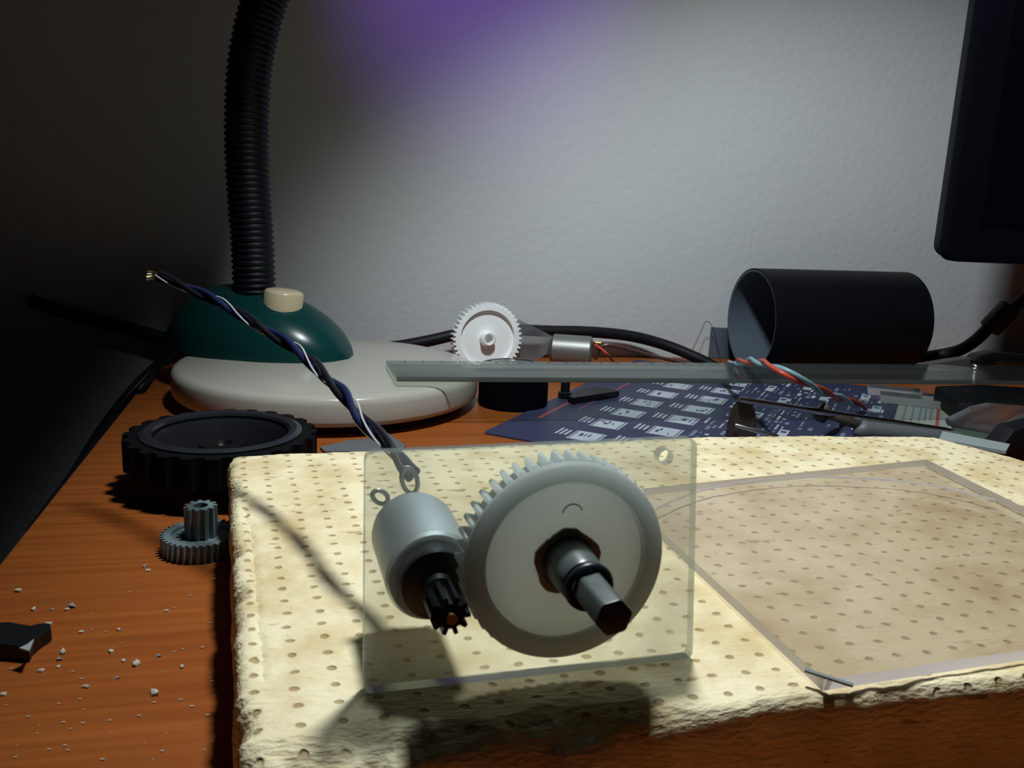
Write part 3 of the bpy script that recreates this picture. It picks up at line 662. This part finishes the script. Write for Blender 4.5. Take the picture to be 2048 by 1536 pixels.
# black pouch-like box
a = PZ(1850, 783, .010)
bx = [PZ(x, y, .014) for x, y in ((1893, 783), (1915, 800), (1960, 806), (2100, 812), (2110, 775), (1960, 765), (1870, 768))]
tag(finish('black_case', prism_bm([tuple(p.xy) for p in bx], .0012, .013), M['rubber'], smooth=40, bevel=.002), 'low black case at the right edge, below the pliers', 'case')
PLI = thing('pliers', PY(1955, 740, .50), 'pair of pliers with black grips and a bright rivet, lying at the right edge', 'pliers')
yy = .49
def flat(name, px, y, th, m, parent, bevel=.0008):
    pts = [PY(x, q, y) for x, q in px]; bm = bmesh.new()
    A_ = [bm.verts.new(p) for p in pts]; B_ = [bm.verts.new(p + V((0, th, 0))) for p in pts]
    bm.faces.new(A_); bm.faces.new(B_[::-1])
    for i in range(len(pts)): j = (i+1) % len(pts); bm.faces.new((A_[i], A_[j], B_[j], B_[i]))
    return finish(name, bm, m, parent, smooth=40, bevel=bevel, world=parent is not None)
flat('jaw', ((1838, 742), (1850, 730), (1900, 722), (1945, 716), (1990, 722), (2000, 745), (1985, 762), (1930, 764), (1840, 764), (1834, 752)), yy, .008, mat('plier_steel', (.14, .12, .12), .45, metal=.6), PLI)
flat('grip', ((1948, 722), (1962, 711), (1990, 705), (2060, 712), (2120, 725), (2120, 740), (2060, 728), (1995, 722), (1975, 732), (1955, 738)), yy-.004, .010, M['black'], PLI)
flat('grip', ((1985, 750), (2010, 740), (2050, 748), (2120, 765), (2120, 785), (2050, 768), (2005, 765)), yy-.004, .010, M['black'], PLI)
rv = PY(1954, 735, yy-.0045)
finish('rivet', lathe_bm([(0, .0016), (.0018, .0012), (.0027, .0), (.0027, -.002), (0, -.002)], 24), M['chrome'], PLI, Matrix.Translation(rv) @ RX, world=True)
# clear packaging, grey card and dark block
o = flat('clear_packaging', ((1905, 842), (1955, 818), (1990, 810), (2080, 815), (2080, 880), (2010, 874), (1945, 862), (1908, 856)), .385, .006, M['film'], None)
tag(o, 'crumpled piece of clear packaging behind the right end of the foam', 'packaging')
o = flat('film_roll', ((1995, 868), (2060, 832), (2070, 846), (2012, 880)), .372, .006, M['film'], None, .0005)
tag(o, 'narrow clear plastic strip leaning at the right edge behind the foam', 'plastic strip')
cd = [PZ(x, y, .020) for x, y in ((1885, 862), (2020, 888), (2012, 902), (1878, 878))]
tag(finish('grey_card', prism_bm([tuple(p.xy) for p in cd], .0185, .0200), M['card'], smooth=0), 'small pale grey card with a rounded corner, lying at the back right of the foam', 'card')
o = flat('black_block', ((1990, 905), (2010, 885), (2030, 860), (2090, 845), (2100, 930), (2000, 925)), .340, .012, M['rubber'], None, .002)
tag(o, 'dark block behind the right back corner of the foam', 'block')
# ------------------------------------------------------------------ shard and crumbs
sh = [PZ(x, y, .003) for x, y in ((-30, 1262), (20, 1256), (62, 1260), (78, 1254), (100, 1252), (103, 1262), (82, 1276), (66, 1290), (58, 1304), (20, 1300), (-30, 1300))]
bm = prism_bm([tuple(p.xy) for p in sh], .0002, .0055)
for v in bm.verts:
    if v.co.z > .003: v.co.z -= max(0, (v.co.x - sh[4].x + .016))*.1
SHD = finish('plastic_shard', bm, M['black'], smooth=0, bevel=.0004)
tag(SHD, 'broken black plastic shard with a shiny torn edge, at the left edge of the desk', 'plastic shard')
a = PZ(38, 1294, .006); b = PZ(58, 1300, .006); c = PZ(68, 1276, .006)
finish('torn_edge', prism_bm([tuple(a.xy), tuple(b.xy), tuple(c.xy), tuple(PZ(55, 1286, .006).xy)], .0053, .0058), M['card'], SHD, smooth=0)
def crumb_mesh(seed, m):
    r = random.Random(seed); bm = bmesh.new(); bmesh.ops.create_icosphere(bm, subdivisions=1, radius=1)
    for v in bm.verts: v.co *= r.uniform(.55, 1.15)
    me = bpy.data.meshes.new('crumb'); bm.to_mesh(me); bm.free(); me.materials.append(m); return me
cms = [crumb_mesh(k, M['crumb']) for k in range(4)] + [crumb_mesh(9, M['crumbd'])]
crumbs = [(35,1183,1.3,0,'pale foam crumb farthest back along the left desk edge'),(66,1220,1.1,0,'pale crumb below the farthest crumb on the left'),(143,1214,1.6,4,'grey crumb behind the black shard'),(134,1220,.9,0,'tiny pale crumb touching the grey one'),(104,1220,.8,4,'small grey crumb between two pale ones behind the shard'),(295,1142,1.0,0,'pale crumb beside the small grey gear'),(290,1133,1.1,4,'grey crumb beside the small grey gear'),(97,1249,1.1,0,'pale crumb at the tip of the black shard'),(163,1265,.9,0,'thin pale crumb right of the black shard'),(238,1260,.9,0,'pale crumb midway between the shard and the foam'),(332,1223,.8,0,'small pale crumb near the foam shadow'),(126,1306,1.4,0,'pale crumb lower right of the black shard'),(118,1320,1.0,4,'grey crumb below a pale one, right of the shard'),(274,1329,1.5,0,'brightest round crumb on the open desk'),(222,1304,1.0,0,'pale crumb left of the brightest crumb'),(318,1313,.9,4,'dark grey crumb nearest the foam shadow'),(247,1323,.8,0,'small crumb just left of the brightest crumb'),(83,1343,1.0,0,'pale crumb below the black shard'),(117,1334,.7,0,'tiny crumb below right of the shard'),(172,1375,1.1,0,'pale crumb low in the open desk'),(235,1357,.8,4,'grey flake low on the desk'),(308,1389,1.6,0,'pale flake nearest the foam front corner'),(8,1390,1.0,0,'pale crumb at the lower left edge'),(364,1335,1.0,0,'pale crumb in the foam shadow'),(430,1160,.9,0,'pale crumb between the small gear and the foam'),(700,872,1.2,0,'pale crumb before the lamp base')]
for i, (x, y, s, k, lb) in enumerate(crumbs):
    p = PZ(x, y, 0); s *= .00075
    o = link('foam_crumb', cms[(i % 4) if k == 0 else 4]); o.location = (p.x, p.y, s*.45); o.scale = (s*1.4, s, s*.7); o.rotation_euler = (0, 0, i*1.3)
    tag(o, lb, 'crumb', 'foam crumbs on the desk')
bm = bmesh.new(); rn = random.Random(5)
for k in range(60):
    p = PZ(rn.uniform(10, 440), rn.uniform(1180, 1520)); s = rn.uniform(.00012, .00028)
    box_bm(p.x-s*1.6, p.x+s*1.6, p.y-s, p.y+s, 0.0001, s, bm)
tag(finish('foam_dust', bm, M['dust'], smooth=0), 'fine pale foam dust scattered over the left of the desk', 'dust', kind='stuff')
